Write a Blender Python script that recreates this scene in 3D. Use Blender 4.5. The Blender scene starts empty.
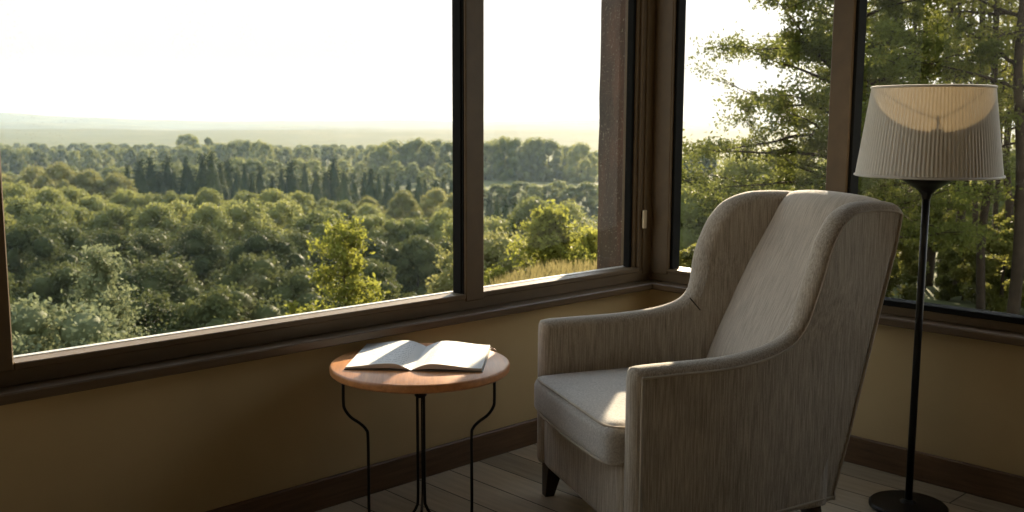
import bpy, math, random
import numpy as np
from mathutils import Vector, Matrix, Euler
from mathutils.geometry import intersect_line_line_2d
R = random.Random(7)
S = bpy.context.scene
COL = S.collection
PI = math.pi

# ------------------------------------------------------------------ helpers
def link(o, parent=None):
    COL.objects.link(o)
    if parent is not None: o.parent = parent
    return o
def tag(o, label=None, cat=None, group=None, kind=None):
    if label: o['label'] = label
    if cat: o['category'] = cat
    if group: o['group'] = group
    if kind: o['kind'] = kind
    return o
def empty(name, loc=(0, 0, 0), rz=0.0):
    o = bpy.data.objects.new(name, None); o.empty_display_size = .1
    o.location = loc; o.rotation_euler = (0, 0, rz)
    return link(o)
def meshobj(name, verts, faces, mat, parent=None, smooth=False, fmat=None):
    me = bpy.data.meshes.new(name)
    me.from_pydata([tuple(v) for v in verts], [], [tuple(f) for f in faces])
    me.update()
    for m in (mat if isinstance(mat, (list, tuple)) else [mat]): me.materials.append(m)
    if smooth: me.polygons.foreach_set('use_smooth', [True] * len(me.polygons))
    if fmat: me.polygons.foreach_set('material_index', fmat)
    o = bpy.data.objects.new(name, me)
    return link(o, parent)
class MB:
    def __init__(s): s.v = []; s.f = []; s.m = []
    def add(s, v, f, m=0):
        b = len(s.v); s.v += [tuple(x) for x in v]; s.f += [tuple(i + b for i in q) for q in f]; s.m += [m] * len(f)
        return s
    def box(s, x0, x1, y0, y1, z0, z1, m=0, bev=0.0):
        if bev <= 0:
            v = [(x, y, z) for z in (z0, z1) for y in (y0, y1) for x in (x0, x1)]
            return s.add(v, [(0, 2, 3, 1), (4, 5, 7, 6), (0, 1, 5, 4), (1, 3, 7, 5), (3, 2, 6, 7), (2, 0, 4, 6)], m)
        # chamfered box
        b = bev; v = []; idx = {}
        for sx in (0, 1):
            for sy in (0, 1):
                for sz in (0, 1):
                    X = (x0, x1)[sx]; Y = (y0, y1)[sy]; Z = (z0, z1)[sz]
                    dx = b if sx == 0 else -b; dy = b if sy == 0 else -b; dz = b if sz == 0 else -b
                    idx[sx, sy, sz, 0] = len(v); v.append((X, Y + dy, Z + dz))
                    idx[sx, sy, sz, 1] = len(v); v.append((X + dx, Y, Z + dz))
                    idx[sx, sy, sz, 2] = len(v); v.append((X + dx, Y + dy, Z))
        f = []
        I = idx
        for sx in (0, 1): f.append([I[sx, a, c, 0] for a, c in ((0, 0), (0, 1), (1, 1), (1, 0))])
        for sy in (0, 1): f.append([I[a, sy, c, 1] for a, c in ((0, 0), (0, 1), (1, 1), (1, 0))])
        for sz in (0, 1): f.append([I[a, c, sz, 2] for a, c in ((0, 0), (0, 1), (1, 1), (1, 0))])
        for a in (0, 1):
            for c in (0, 1):
                f.append([I[0, a, c, 1], I[1, a, c, 1], I[1, a, c, 2], I[0, a, c, 2]])
                f.append([I[a, 0, c, 0], I[a, 1, c, 0], I[a, 1, c, 2], I[a, 0, c, 2]])
                f.append([I[a, c, 0, 0], I[a, c, 1, 0], I[a, c, 1, 1], I[a, c, 0, 1]])
                for e in (0, 1): pass
        for sx in (0, 1):
            for sy in (0, 1):
                for sz in (0, 1): f.append([I[sx, sy, sz, 0], I[sx, sy, sz, 1], I[sx, sy, sz, 2]])
        return s.add(v, f, m)
    def tube(s, pts, rad, n=10, m=0, closed=False):
        P = [Vector(p) for p in pts]; k = len(P)
        rr = rad if isinstance(rad, (list, tuple)) else [rad] * k
        T = []
        for i in range(k):
            a = P[(i - 1) % k] if (closed or i > 0) else P[i]; b = P[(i + 1) % k] if (closed or i < k - 1) else P[i]
            T.append((b - a).normalized())
        N = T[0].orthogonal().normalized(); v = []
        for i in range(k):
            N = (N - T[i] * N.dot(T[i])).normalized(); B = T[i].cross(N)
            for j in range(n):
                a = 2 * PI * j / n; v.append(P[i] + (N * math.cos(a) + B * math.sin(a)) * rr[i])
        f = []
        for i in range(k if closed else k - 1):
            for j in range(n):
                a = i * n + j; b = i * n + (j + 1) % n; i2 = (i + 1) % k
                f.append((a, b, i2 * n + (j + 1) % n, i2 * n + j))
        if not closed: f.append(tuple(range(n))[::-1]); f.append(tuple((k - 1) * n + j for j in range(n)))
        return s.add(v, f, m)
    def lathe(s, prof, c=(0, 0, 0), n=48, m=0):
        v = []; f = []; k = len(prof)
        for j in range(n):
            a = 2 * PI * j / n
            for r, z in prof: v.append((c[0] + r * math.cos(a), c[1] + r * math.sin(a), c[2] + z))
        for j in range(n):
            j2 = (j + 1) % n
            for i in range(k - 1):
                f.append((j * k + i, j2 * k + i, j2 * k + i + 1, j * k + i + 1))
        return s.add(v, f, m)
    def build(s, name, mat, parent=None, smooth=False):
        o = meshobj(name, s.v, s.f, mat, parent, smooth, s.m if isinstance(mat, (list, tuple)) else None)
        import bmesh
        bm = bmesh.new(); bm.from_mesh(o.data); bmesh.ops.recalc_face_normals(bm, faces=bm.faces); bm.to_mesh(o.data); bm.free()
        return o
def autosmooth(o, ang=35):
    me = o.data
    me.polygons.foreach_set('use_smooth', [True] * len(me.polygons))
    import bmesh
    bm = bmesh.new(); bm.from_mesh(me)
    for e in bm.edges:
        if len(e.link_faces) == 2 and e.calc_face_angle(0) > math.radians(ang): e.smooth = False
    bm.to_mesh(me); bm.free()
    return o
def spline(pts, n=8, closed=False):
    P = [np.array(p, float) for p in pts]; k = len(P); out = []
    for i in range(k if closed else k - 1):
        p0 = P[(i - 1) % k] if closed or i > 0 else 2 * P[0] - P[1]
        p1 = P[i]; p2 = P[(i + 1) % k]
        p3 = P[(i + 2) % k] if closed or i + 2 < k else 2 * P[-1] - P[-2]
        for j in range(n):
            t = j / n
            out.append(.5 * (2 * p1 + (p2 - p0) * t + (2 * p0 - 5 * p1 + 4 * p2 - p3) * t * t + (3 * p1 - p0 - 3 * p2 + p3) * t ** 3))
    if not closed: out.append(P[-1])
    return out
def sstep(a, b, x):
    t = min(1, max(0, (x - a) / (b - a))); return t * t * (3 - 2 * t)

# ------------------------------------------------------------------ materials
class NT:
    def __init__(s, name):
        s.m = bpy.data.materials.new(name); s.m.use_nodes = True
        s.t = s.m.node_tree; s.n = s.t.nodes; s.l = s.t.links
        s.b = s.n['Principled BSDF']; s.out = s.n['Material Output']
    def node(s, typ, **kw):
        x = s.n.new(typ)
        for k, v in kw.items(): setattr(x, k, v)
        return x
    def coord(s, scale=(1, 1, 1), rot=(0, 0, 0), which='Object'):
        c = s.node('ShaderNodeTexCoord'); mp = s.node('ShaderNodeMapping')
        mp.inputs['Scale'].default_value = scale; mp.inputs['Rotation'].default_value = rot
        s.l.new(c.outputs[which], mp.inputs[0]); return mp.outputs[0]
    def noise(s, vec, scale=5, detail=4, rough=.5):
        x = s.node('ShaderNodeTexNoise'); x.inputs['Scale'].default_value = scale
        x.inputs['Detail'].default_value = detail; x.inputs['Roughness'].default_value = rough
        s.l.new(vec, x.inputs['Vector']); return x.outputs['Fac']
    def ramp(s, fac, stops):
        x = s.node('ShaderNodeValToRGB'); e = x.color_ramp.elements
        while len(e) < len(stops): e.new(.5)
        for i, (p, c) in enumerate(stops): e[i].position = p; e[i].color = (*c, 1)
        s.l.new(fac, x.inputs[0]); return x.outputs[0]
    def bump(s, h, strength=.3, dist=.002):
        x = s.node('ShaderNodeBump'); x.inputs['Strength'].default_value = strength; x.inputs['Distance'].default_value = dist
        s.l.new(h, x.inputs['Height']); s.l.new(x.outputs[0], s.b.inputs['Normal'])
    def math(s, op, a, b=None):
        x = s.node('ShaderNodeMath', operation=op)
        for i, q in enumerate((a, b)):
            if q is None: continue
            if isinstance(q, (int, float)): x.inputs[i].default_value = q
            else: s.l.new(q, x.inputs[i])
        return x.outputs[0]
    def set(s, **kw):
        for k, v in kw.items(): s.b.inputs[k.replace('_', ' ')].default_value = v
        return s
def simple(name, c, rough=.6, metal=0, spec=.4, var=.12, scale=20, bump=0):
    t = NT(name); v = t.coord(); n = t.noise(v, scale)
    t.l.new(t.ramp(n, [(.25, [x * (1 - var) for x in c]), (.75, [min(1, x * (1 + var)) for x in c])]), t.b.inputs['Base Color'])
    t.set(Roughness=rough, Metallic=metal); t.b.inputs['Specular IOR Level'].default_value = spec
    if bump: t.bump(n, bump, .002)
    return t.m
def wood(name, c0, c1, axis=(1, 14, 14), rough=.45, scale=4, spec=.5):
    t = NT(name); v = t.coord(axis); n = t.noise(v, scale, 6, .6)
    v2 = t.coord((axis[0] * .5, axis[1] * 4, axis[2] * 4)); n2 = t.noise(v2, scale * 3, 3, .6)
    mx = t.math('ADD', t.math('MULTIPLY', n, .7), t.math('MULTIPLY', n2, .3))
    t.l.new(t.ramp(mx, [(.3, c0), (.7, c1)]), t.b.inputs['Base Color'])
    t.bump(n2, .15, .001); t.set(Roughness=rough); t.b.inputs['Specular IOR Level'].default_value = spec
    return t.m
def fabric(name, c0, c1, streak=(90, 90, 4), weave=420, spec=.2):
    t = NT(name)
    n = t.noise(t.coord(streak), 1.0, 3, .65)
    w = t.noise(t.coord((weave, weave, weave)), 1.0, 2, .5)
    big = t.noise(t.coord((6, 6, 6)), 1, 2, .5)
    mx = t.math('ADD', t.math('MULTIPLY', n, .62), t.math('ADD', t.math('MULTIPLY', w, .28), t.math('MULTIPLY', big, .10)))
    t.l.new(t.ramp(mx, [(.34, c0), (.62, c1)]), t.b.inputs['Base Color'])
    t.bump(mx, .5, .003)
    t.set(Roughness=.9); t.b.inputs['Specular IOR Level'].default_value = spec
    t.b.inputs['Sheen Weight'].default_value = .35; t.b.inputs['Sheen Roughness'].default_value = .4
    return t.m
def leafmat(name, c0, c1, trans=.45, tcol=None, rough=.55):
    t = NT(name)
    oi = t.node('ShaderNodeObjectInfo')
    n = t.noise(t.coord((1, 1, 1)), .9, 3, .6)
    n2 = t.noise(t.coord((1, 1, 1)), 9, 2, .6)
    mx = t.math('ADD', t.math('MULTIPLY', oi.outputs['Random'], .35), t.math('ADD', t.math('MULTIPLY', n, .35), t.math('MULTIPLY', n2, .3)))
    col = t.ramp(mx, [(.25, c0), (.75, c1)])
    t.l.new(col, t.b.inputs['Base Color']); t.set(Roughness=rough); t.b.inputs['Specular IOR Level'].default_value = .03
    tr = t.node('ShaderNodeBsdfTranslucent')
    hs = t.node('ShaderNodeHueSaturation'); hs.inputs['Hue'].default_value = .485; hs.inputs['Saturation'].default_value = 1.05; hs.inputs['Value'].default_value = 1.5
    t.l.new(col, hs.inputs['Color']); t.l.new(hs.outputs[0], tr.inputs['Color'])
    mixs = t.node('ShaderNodeMixShader'); mixs.inputs[0].default_value = trans
    t.l.new(t.b.outputs[0], mixs.inputs[1]); t.l.new(tr.outputs[0], mixs.inputs[2]); t.l.new(mixs.outputs[0], t.out.inputs['Surface'])
    return t.m

M = {}
# painted wall, soft mottling
t = NT('wall_paint'); v = t.coord((1, 1, 1)); n = t.noise(v, 3, 4); n2 = t.noise(t.coord((8, 8, 60)), 3, 3)
t.l.new(t.ramp(n, [(.3, (.44, .335, .17)), (.7, (.50, .38, .20))]), t.b.inputs['Base Color']); t.bump(n2, .12, .002); t.set(Roughness=.8)
M['wall'] = t.m
M['ceiling'] = simple('ceiling_boards', (.15, .12, .085), .8)
M['dimwall'] = simple('brown_wall_paint', (.09, .07, .05), .85)
M['outside'] = simple('outside_render', (.42, .38, .32), .9, bump=.4)
M['frame'] = simple('bronze_frame', (.098, .064, .029), .5, .0, .35, .15, 14)
M['gasket'] = simple('black_gasket', (.010, .010, .009), .85, spec=.08)
M['sill'] = wood('sill_wood', (.060, .038, .018), (.125, .078, .038), (1, 10, 10), .38)
M['sill_r'] = wood('sill_wood_cross', (.060, .038, .018), (.125, .078, .038), (10, 1, 10), .38)
M['base'] = wood('baseboard_wood', (.06, .034, .016), (.17, .095, .045), (1.2, 16, 16), .5)
M['base_r'] = wood('baseboard_wood_cross', (.06, .034, .016), (.17, .095, .045), (16, 1.2, 16), .5)
M['ledge'] = simple('pale_metal_ledge', (.55, .53, .48), .4, .3)
M['handle'] = simple('pale_handle', (.50, .42, .28), .35, .4)
# floor planks running along Y
t = NT('floor_planks'); v = t.coord((1, 1, 1), (0, 0, PI / 2))
br = t.node('ShaderNodeTexBrick'); br.inputs['Scale'].default_value = 1.0
br.inputs['Brick Width'].default_value = 1.5; br.inputs['Row Height'].default_value = .155; br.inputs['Mortar Size'].default_value = .003
br.inputs['Color1'].default_value = (0, 0, 0, 1); br.inputs['Color2'].default_value = (1, 1, 1, 1); br.inputs['Mortar'].default_value = (.5, .5, .5, 1)
br.offset = .37; t.l.new(v, br.inputs['Vector'])
g = t.noise(t.coord((14, 1.2, 14)), 3, 6, .6)
mx = t.math('ADD', t.math('MULTIPLY', br.outputs['Color'], .35), t.math('MULTIPLY', g, .65))
c = t.ramp(mx, [(.25, (.27, .225, .155)), (.75, (.56, .47, .335))])
mm = t.node('ShaderNodeMixRGB'); t.l.new(br.outputs['Fac'], mm.inputs[0]); t.l.new(c, mm.inputs[1]); mm.inputs[2].default_value = (.04, .03, .02, 1)
t.l.new(mm.outputs[0], t.b.inputs['Base Color']); t.set(Roughness=.42)
t.bump(t.math('SUBTRACT', t.math('MULTIPLY', g, .2), br.outputs['Fac']), .4, .002); M['floor'] = t.m
M['chair'] = fabric('chair_chenille', (.20, .172, .135), (.52, .455, .365), (230, 230, 9))
M['chair_back'] = fabric('chair_chenille_back', (.32, .28, .23), (.59, .525, .435), (12, 250, 12))
M['cushion'] = fabric('cushion_weave', (.32, .30, .27), (.58, .55, .50), (160, 160, 160), 500)
M['piping'] = simple('chair_piping', (.42, .37, .30), .8, spec=.2)
M['seam'] = simple('dark_seam', (.06, .05, .04), .9)
M['darkwood'] = wood('dark_wood_leg', (.012, .006, .004), (.04, .02, .012), (8, 8, 1), .4)
M['table'] = wood('table_top_wood', (.40, .165, .052), (.66, .30, .105), (1.5, 14, 14), .42)
M['iron'] = simple('black_iron', (.012, .012, .012), .38, .6, .5)
# paper with print
def paper(name, dense):
    t = NT(name); v = t.coord((1, 1, 1))
    sp = t.node('ShaderNodeSeparateXYZ'); t.l.new(v, sp.inputs[0])
    rows = t.math('FRACT', t.math('MULTIPLY', sp.outputs[1], 95 if dense else 42))
    r1 = t.math('LESS_THAN', rows, .42 if dense else .2)
    wn = t.noise(t.coord((260, 95 if dense else 42, 1)), 1, 1)
    w1 = t.math('GREATER_THAN', wn, .44 if dense else .50)
    mx_ = t.math('LESS_THAN', t.math('ABSOLUTE', t.math('SUBTRACT', sp.outputs[0], .115 if dense else -.105)), .078)
    my_ = t.math('LESS_THAN', t.math('ABSOLUTE', sp.outputs[1]), .145)
    ink = t.math('MULTIPLY', t.math('MULTIPLY', r1, w1), t.math('MULTIPLY', mx_, my_))
    m = t.node('ShaderNodeMixRGB'); m.inputs[1].default_value = (.60, .60, .585, 1); m.inputs[2].default_value = (.20, .20, .22, 1)
    t.l.new(ink, m.inputs[0]); t.l.new(m.outputs[0], t.b.inputs['Base Color']); t.set(Roughness=.7)
    return t.m
M['paper_l'] = paper('page_left_print', False); M['paper_r'] = paper('page_right_print', True)
M['pages'] = simple('page_edges', (.66, .62, .56), .8, scale=300)
M['cover'] = simple('book_cover', (.20, .17, .14), .6)
M['ribbon'] = simple('brown_ribbon', (.16, .055, .03), .6)
# lamp shade fabric
t = NT('shade_fabric'); n = t.noise(t.coord((300, 300, 40)), 1, 2)
t.l.new(t.ramp(n, [(.3, (.60, .575, .51)), (.7, (.68, .655, .585))]), t.b.inputs['Base Color']); t.set(Roughness=.85); t.bump(n, .2, .001)
tr = t.node('ShaderNodeBsdfTranslucent'); tr.inputs['Color'].default_value = (.72, .56, .34, 1)
ms = t.node('ShaderNodeMixShader'); ms.inputs[0].default_value = .06
t.l.new(t.b.outputs[0], ms.inputs[1]); t.l.new(tr.outputs[0], ms.inputs[2]); t.l.new(ms.outputs[0], t.out.inputs['Surface']); M['shade'] = t.m
M['trim'] = simple('shade_trim', (.62, .59, .53), .8)
M['bulb'] = simple('frosted_bulb', (.75, .73, .68), .3)
# rusty outside post
t = NT('weathered_post'); n = t.noise(t.coord((5, 5, 1.2)), 1.6, 5, .6); sp_ = t.noise(t.coord((1, 1, 1)), 130, 2, .4)
c1 = t.ramp(n, [(.3, (.030, .020, .012)), (.5, (.065, .036, .020)), (.72, (.13, .058, .030))])
mm = t.node('ShaderNodeMixRGB'); t.l.new(t.math('GREATER_THAN', sp_, .69), mm.inputs[0]); t.l.new(c1, mm.inputs[1]); mm.inputs[2].default_value = (.26, .22, .16, 1)
t.l.new(mm.outputs[0], t.b.inputs['Base Color']); t.set(Roughness=.8); t.bump(n, .6, .01); M['post'] = t.m
# glass with dust specks
def glass(name, thr):
    t = NT(name)
    t.n.remove(t.b)
    tp = t.node('ShaderNodeBsdfTransparent'); tp.inputs[0].default_value = (.968, .966, .955, 1)
    gl = t.node('ShaderNodeBsdfGlossy'); gl.inputs['Roughness'].default_value = .01; gl.inputs['Color'].default_value = (.9, .95, .9, 1)
    fr = t.node('ShaderNodeFresnel'); fr.inputs[0].default_value = 1.45
    m1 = t.node('ShaderNodeMixShader'); gm = t.node('ShaderNodeNewGeometry'); t.l.new(t.math('MULTIPLY', t.math('MULTIPLY', fr.outputs[0], .35), t.math('SUBTRACT', 1, gm.outputs['Backfacing'])), m1.inputs[0]); t.l.new(tp.outputs[0], m1.inputs[1]); t.l.new(gl.outputs[0], m1.inputs[2])
    df = t.node('ShaderNodeBsdfTranslucent'); df.inputs[0].default_value = (.8, .76, .62, 1)
    d2 = t.node('ShaderNodeBsdfDiffuse'); d2.inputs[0].default_value = (.6, .55, .45, 1)
    ad = t.node('ShaderNodeMixShader'); ad.inputs[0].default_value = .5; t.l.new(df.outputs[0], ad.inputs[1]); t.l.new(d2.outputs[0], ad.inputs[2])
    vo = t.node('ShaderNodeTexVoronoi'); vo.inputs['Scale'].default_value = 75; t.l.new(t.coord((1, 1, 1)), vo.inputs['Vector'])
    sp = t.math('LESS_THAN', vo.outputs['Distance'], .16)
    pn = t.noise(t.coord((1, 1, .45)), 3.2, 3, .6)
    msk = t.math('GREATER_THAN', pn, thr)
    fac = t.math('MULTIPLY', t.math('MULTIPLY', sp, msk), .13)
    m2 = t.node('ShaderNodeMixShader'); t.l.new(fac, m2.inputs[0]); t.l.new(m1.outputs[0], m2.inputs[1]); t.l.new(ad.outputs[0], m2.inputs[2])
    t.l.new(m2.outputs[0], t.out.inputs['Surface']); return t.m
M['glass'] = glass('window_glass', .60); M['glass_dusty'] = glass('window_glass_dusty', .50)

# ------------------------------------------------------------------ room shell
HEAD = 2.42
def structure(o): o['kind'] = 'structure'; return o
XW = -6.60; YW = -2.70   # where each window ends; unseen left stretch added to admit more skylight
def wallobj(name, boxes, mats):
    mb = MB()
    for b in boxes: mb.box(*b[:6], m=b[6] if len(b) > 6 else 0)
    return structure(mb.build(name, mats))
wallobj('wall_left', [(-7.5, 0, 0, .18, -.02, .592), (-7.5, 0, 0, .18, HEAD, 2.75), (-7.5, XW, 0, .18, .592, HEAD),
                      (-7.5, .18, .181, .20, -2.5, .60, 1)], [M['wall'], M['outside']])
wallobj('wall_right', [(0, .18, -6.5, .18, -.02, .592), (0, .18, -6.5, .18, HEAD, 2.75), (0, .18, -6.5, YW, .592, HEAD),
                       (.181, .20, -6.5, .2, -2.5, .60, 1)], [M['wall'], M['outside']])
wallobj('wall_back', [(-7.5, .18, -6.68, -6.5, -.02, 2.75)], [M['dimwall']])
wallobj('wall_side', [(-7.68, -7.5, -6.68, .18, -.02, 2.75)], [M['dimwall']])
wallobj('floor', [(-7.6, .1, -6.6, .1, -.2, 0)], [M['floor']])
wallobj('ceiling', [(-7.68, .5, -6.68, .5, 2.70, 2.95)], [M['ceiling']])
def trimo(name, pts, mat):
    mb = MB()
    for b in pts: mb.box(*b, bev=.004)
    return structure(mb.build(name, mat))
trimo('baseboard_left', [(-7.5, -.001, -.016, .001, 0, .108)], M['base'])
trimo('baseboard_right', [(-.016, .001, -6.5, -.015, 0, .112)], M['base_r'])
trimo('trim_1', [(-7.5, 0.0, -.072, .10, .590, .620)], M['sill'])      # left interior sill
trimo('trim_2', [(-.072, .10, -6.5, -.071, .590, .620)], M['sill_r'])    # right interior sill

# ---- windows
FB0, FB1 = .618, .683
def win_left():
    root = MB()
    w = structure(MB().box(XW, -.001, .005, .085, FB0, FB1 - .012, bev=.004).box(XW, -.001, .005, .085, HEAD - .07, HEAD, bev=.004)
        .box(-2.93, -2.797, .0, .085, FB1 - .02, HEAD - .06, bev=.004).box(XW, XW + .1, .0, .085, FB1 - .02, HEAD - .06, bev=.004).build('window_1', M['frame']))
    MB().box(-1.142, -1.047, 0.0, .055, FB1 - .03, HEAD - .06, bev=.004).build('mullion', M['frame'], w)
    mb = MB()
    mb.box(-1.150, -1.062, .022, .072, FB1 - .02, HEAD - .06, bev=.003)
    mb.box(-1.146, -1.058, .012, .018, FB1 - .02, HEAD - .06)
    mb.box(-2.86, -2.789, .03, .072, FB1 - .02, HEAD - .06)
    mb.build('glazing_gasket', M['gasket'], w)
    mb = MB()   # bottom bead, each pane
    mb.box(-2.797, -1.142, .0, .070, FB1 - .02, FB1, bev=.003); mb.box(-1.055, -.08, .0, .070, FB1 - .02, FB1, bev=.003)
    mb.build('sash_rail', M['frame'], w)
    MB().box(-2.86, -1.142, .058, .064, FB1 - .02, HEAD - .06).build('pane', M['glass'], w)
    MB().box(XW + .05, -2.87, .058, .064, FB1 - .02, HEAD - .06).build('pane', M['glass'], w)  # unseen pane, added for more skylight on the chair front
    MB().box(-1.062, -.06, .058, .064, FB1 - .02, HEAD - .06).build('pane', M['glass_dusty'], w)
    # sash stile by the corner, with ridges
    mb = MB()
    mb.box(-.092, -.062, .028, .075, FB1 - .02, HEAD - .06, bev=.003)
    mb.box(-.074, -.050, .010, .075, FB1 - .02, HEAD - .06, bev=.003)
    mb.box(-.052, -.0, .0, .085, FB1 - .03, HEAD - .06, bev=.003)
    mb.build('sash_stile', M['frame'], w)
    MB().box(-.108, -.088, .04, .075, FB1 - .02, HEAD - .06, bev=.002).build('glazing_gasket', M['gasket'], w)
    h = MB().box(-.066, -.044, -.010, .002, .865, .950, bev=.003).build('handle', M['handle'], w)
    MB().box(XW, .21, .08, .235, .592, .604, bev=.003).build('outer_ledge', M['frame'], w)
    MB().box(XW, -.04, .066, .092, .672, .6855, bev=.002).build('drip_flashing', M['ledge'], w)
    return w
def win_right():
    w = structure(MB().box(.005, .085, YW, -.001, FB0, FB1 - .018, bev=.004).box(.005, .085, YW, -.001, HEAD - .07, HEAD, bev=.004)
        .box(0, .085, YW, YW + .1, FB1 - .02, HEAD - .06, bev=.004).build('window_2', M['frame']))
    # corner post: face toward room
    MB().box(.0, .055, -.098, -.0, FB1 - .03, HEAD - .06, bev=.004).build('corner_stile', M['frame'], w)
    MB().box(.02, .075, -.112, -.094, FB1 - .02, HEAD - .06, bev=.002).build('glazing_gasket', M['gasket'], w)
    MB().box(.0, .055, -.962, -.872, FB1 - .03, HEAD - .06, bev=.004).build('mullion', M['frame'], w)
    MB().box(.012, .075, -.975, -.955, FB1 - .02, HEAD - .06, bev=.002).box(.02, .075, -.966, -.865, FB1 - .02, HEAD - .06).build('glazing_gasket', M['gasket'], w)
    MB().box(0, .07, -.872, -.098, FB1 - .02, FB1 - .004, bev=.003).build('sash_rail', M['frame'], w)
    MB().box(0, .07, YW + .1, -.962, FB1 - .03, FB1 - .008, bev=.003).build('sash_rail', M['gasket'], w)
    MB().box(.058, .064, -.88, -.10, FB1 - .02, HEAD - .06).build('pane', M['glass_dusty'], w)
    MB().box(.058, .064, YW + .05, -.96, FB1 - .02, HEAD - .06).build('pane', M['glass'], w)
    MB().box(.08, .235, YW, .21, .592, .604, bev=.003).build('outer_ledge', M['frame'], w)
    MB().box(.066, .100, -.872, -.10, .672, .682, bev=.002).build('drip_flashing', M['ledge'], w)
    return w
win_left(); win_right()
# structural corner block behind both stiles
structure(MB().box(.0, .18, .0, .18, .592, HEAD, bev=.004).build('trim_3', M['frame']))
# outside post
mb = MB()
def posth():
    n = 40; v = []; f = []
    rp = random.Random(3)
    ring = [(-.097, -.11), (0, -.112), (.097, -.11), (.099, 0), (.097, .11), (0, .112), (-.097, .11), (-.098, 0)]
    for i in range(n + 1):
        z = -2.5 + 5.3 * i / n
        for a, b in ring: v.append((.207 + a + rp.uniform(-.003, .003), .317 + b + rp.uniform(-.003, .003), z))
    for i in range(n):
        for j in range(8): f.append((i * 8 + j, i * 8 + (j + 1) % 8, (i + 1) * 8 + (j + 1) % 8, (i + 1) * 8 + j))
    return v, f
post = MB().add(*posth()).build('trim_4', M['post']); structure(post)

# ------------------------------------------------------------------ armchair
CH = empty('armchair', (-1.325, -.760, 0), math.atan2(-.418, .908))
tag(CH, 'grey-beige ribbed fabric wing armchair with dark wooden legs beside the corner windows', 'armchair')
def yout(x, z):
    y = .405 - .112 * sstep(.25, 1.05, x) * 1.0
    y -= .012 * sstep(.4, .0, z) * sstep(.1, .8, x)
    fl = sstep(.66, .9, z) * sstep(.95, .62, x) * .036
    return y + fl
def ythick(x, z): return .078 + .020 * sstep(.68, .82, z)
top = spline([(0, .615), (.006, .640), (.03, .650), (.15, .653), (.30, .656), (.43, .668), (.52, .690), (.568, .720), (.590, .765), (.606, .84),
              (.630, .92), (.662, .995), (.715, 1.062), (.785, 1.095), (.86, 1.103), (.94, 1.101), (1.0, 1.090), (1.026, 1.06)], 5)
rear = [(1.022 - .23 * i / 16, 1.0 - .86 * i / 16) for i in range(0, 17)]
bot = [(.79, .122)] + [(.76 - .74 * i / 14, .12) for i in range(15)]
front = [(.004, .124)] + [(0, .15 + .45 * i / 12) for i in range(13)]
def resample_closed(P, n):
    P = [np.array(p) for p in P]; Q = P + [P[0]]; d = [0]
    for a, b in zip(Q, Q[1:]): d.append(d[-1] + np.linalg.norm(b - a))
    out = []; j = 0
    for i in range(n):
        s_ = d[-1] * i / n
        while d[j + 1] < s_: j += 1
        u = (s_ - d[j]) / max(1e-9, d[j + 1] - d[j]); out.append(Q[j] * (1 - u) + Q[j + 1] * u)
    return out
def resample_open(P, n):
    P = [np.array(p, float) for p in P]; d = [0]
    for a, b in zip(P, P[1:]): d.append(d[-1] + np.linalg.norm(b - a))
    out = []; j = 0
    for i in range(n):
        s_ = d[-1] * i / n
        while d[j + 1] < s_: j += 1
        u = (s_ - d[j]) / max(1e-9, d[j + 1] - d[j]); out.append(P[j] * (1 - u) + P[j + 1] * u)
    return out
NT_, NS_ = 76, 30
top = [(.003, .632)] + [p for p in top if p[1] > .64]
rear = [tuple(top[-1])] + rear[1:] + [(.80, .128)]
bot = [(.80, .128)] + bot + [(.006, .123)]
front = [(.006, .123), (0, .14)] + front[1:] + [(.003, .632)]
OUT = resample_open(top, NT_) + resample_open(rear, NS_) + resample_open(bot, NT_) + resample_open(front, NS_)
NO = len(OUT)
# inward normals, smoothed
NRM = []
for i in range(NO):
    a = OUT[(i - 2) % NO]; b = OUT[(i + 2) % NO]; t_ = (b - a) / np.linalg.norm(b - a); NRM.append(np.array([t_[1], -t_[0]]))
def arm_mesh(side):
    rings = []; rof = .032; KS = 6
    def P3(p, yy): return (p[0], side * yy, p[1])
    for k in range(KS, -KS - 1, -1):
        a = PI / 2 * k / KS; off = rof * (1 - math.cos(a)); r_ = []
        for i in range(NO):
            p = OUT[i] + NRM[i] * off; h = ythick(*p) / 2; r_.append(P3(p, yout(*p) - h + h * math.sin(a)))
        rings.append(r_)
    v = [p for r_ in rings for p in r_]; f = []
    for k in range(len(rings) - 1):
        for i in range(NO): f.append((k * NO + i, k * NO + (i + 1) % NO, (k + 1) * NO + (i + 1) % NO, (k + 1) * NO + i))
    # flat faces: transfinite patch between the four sides of the inset outline
    Q = [OUT[i] + NRM[i] * rof for i in range(NO)]
    T = Q[0:NT_ + 1]; Rr = Q[NT_:NT_ + NS_ + 1]; B = Q[NT_ + NS_:2 * NT_ + NS_ + 1][::-1]; F = (Q[2 * NT_ + NS_:] + [Q[0]])[::-1]
    for inner in (0, 1):
        b = len(v)
        for j in range(NS_ + 1):
            w = j / NS_
            for i in range(NT_ + 1):
                u = i / NT_
                p = (1 - w) * T[i] + w * B[i] + (1 - u) * F[j] + u * Rr[j] - ((1 - u) * (1 - w) * T[0] + u * (1 - w) * T[-1] + (1 - u) * w * B[0] + u * w * B[-1])
                v.append(P3(p, yout(*p) - (ythick(*p) if inner else 0)))
        for j in range(NS_):
            for i in range(NT_): a = b + j * (NT_ + 1) + i; f.append((a, a + 1, a + NT_ + 2, a + NT_ + 1))
    return v, f
def weld(o):
    import bmesh
    bm = bmesh.new(); bm.from_mesh(o.data); bmesh.ops.remove_doubles(bm, verts=bm.verts, dist=.0005)
    bmesh.ops.recalc_face_normals(bm, faces=bm.faces); bm.to_mesh(o.data); bm.free(); return o
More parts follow.
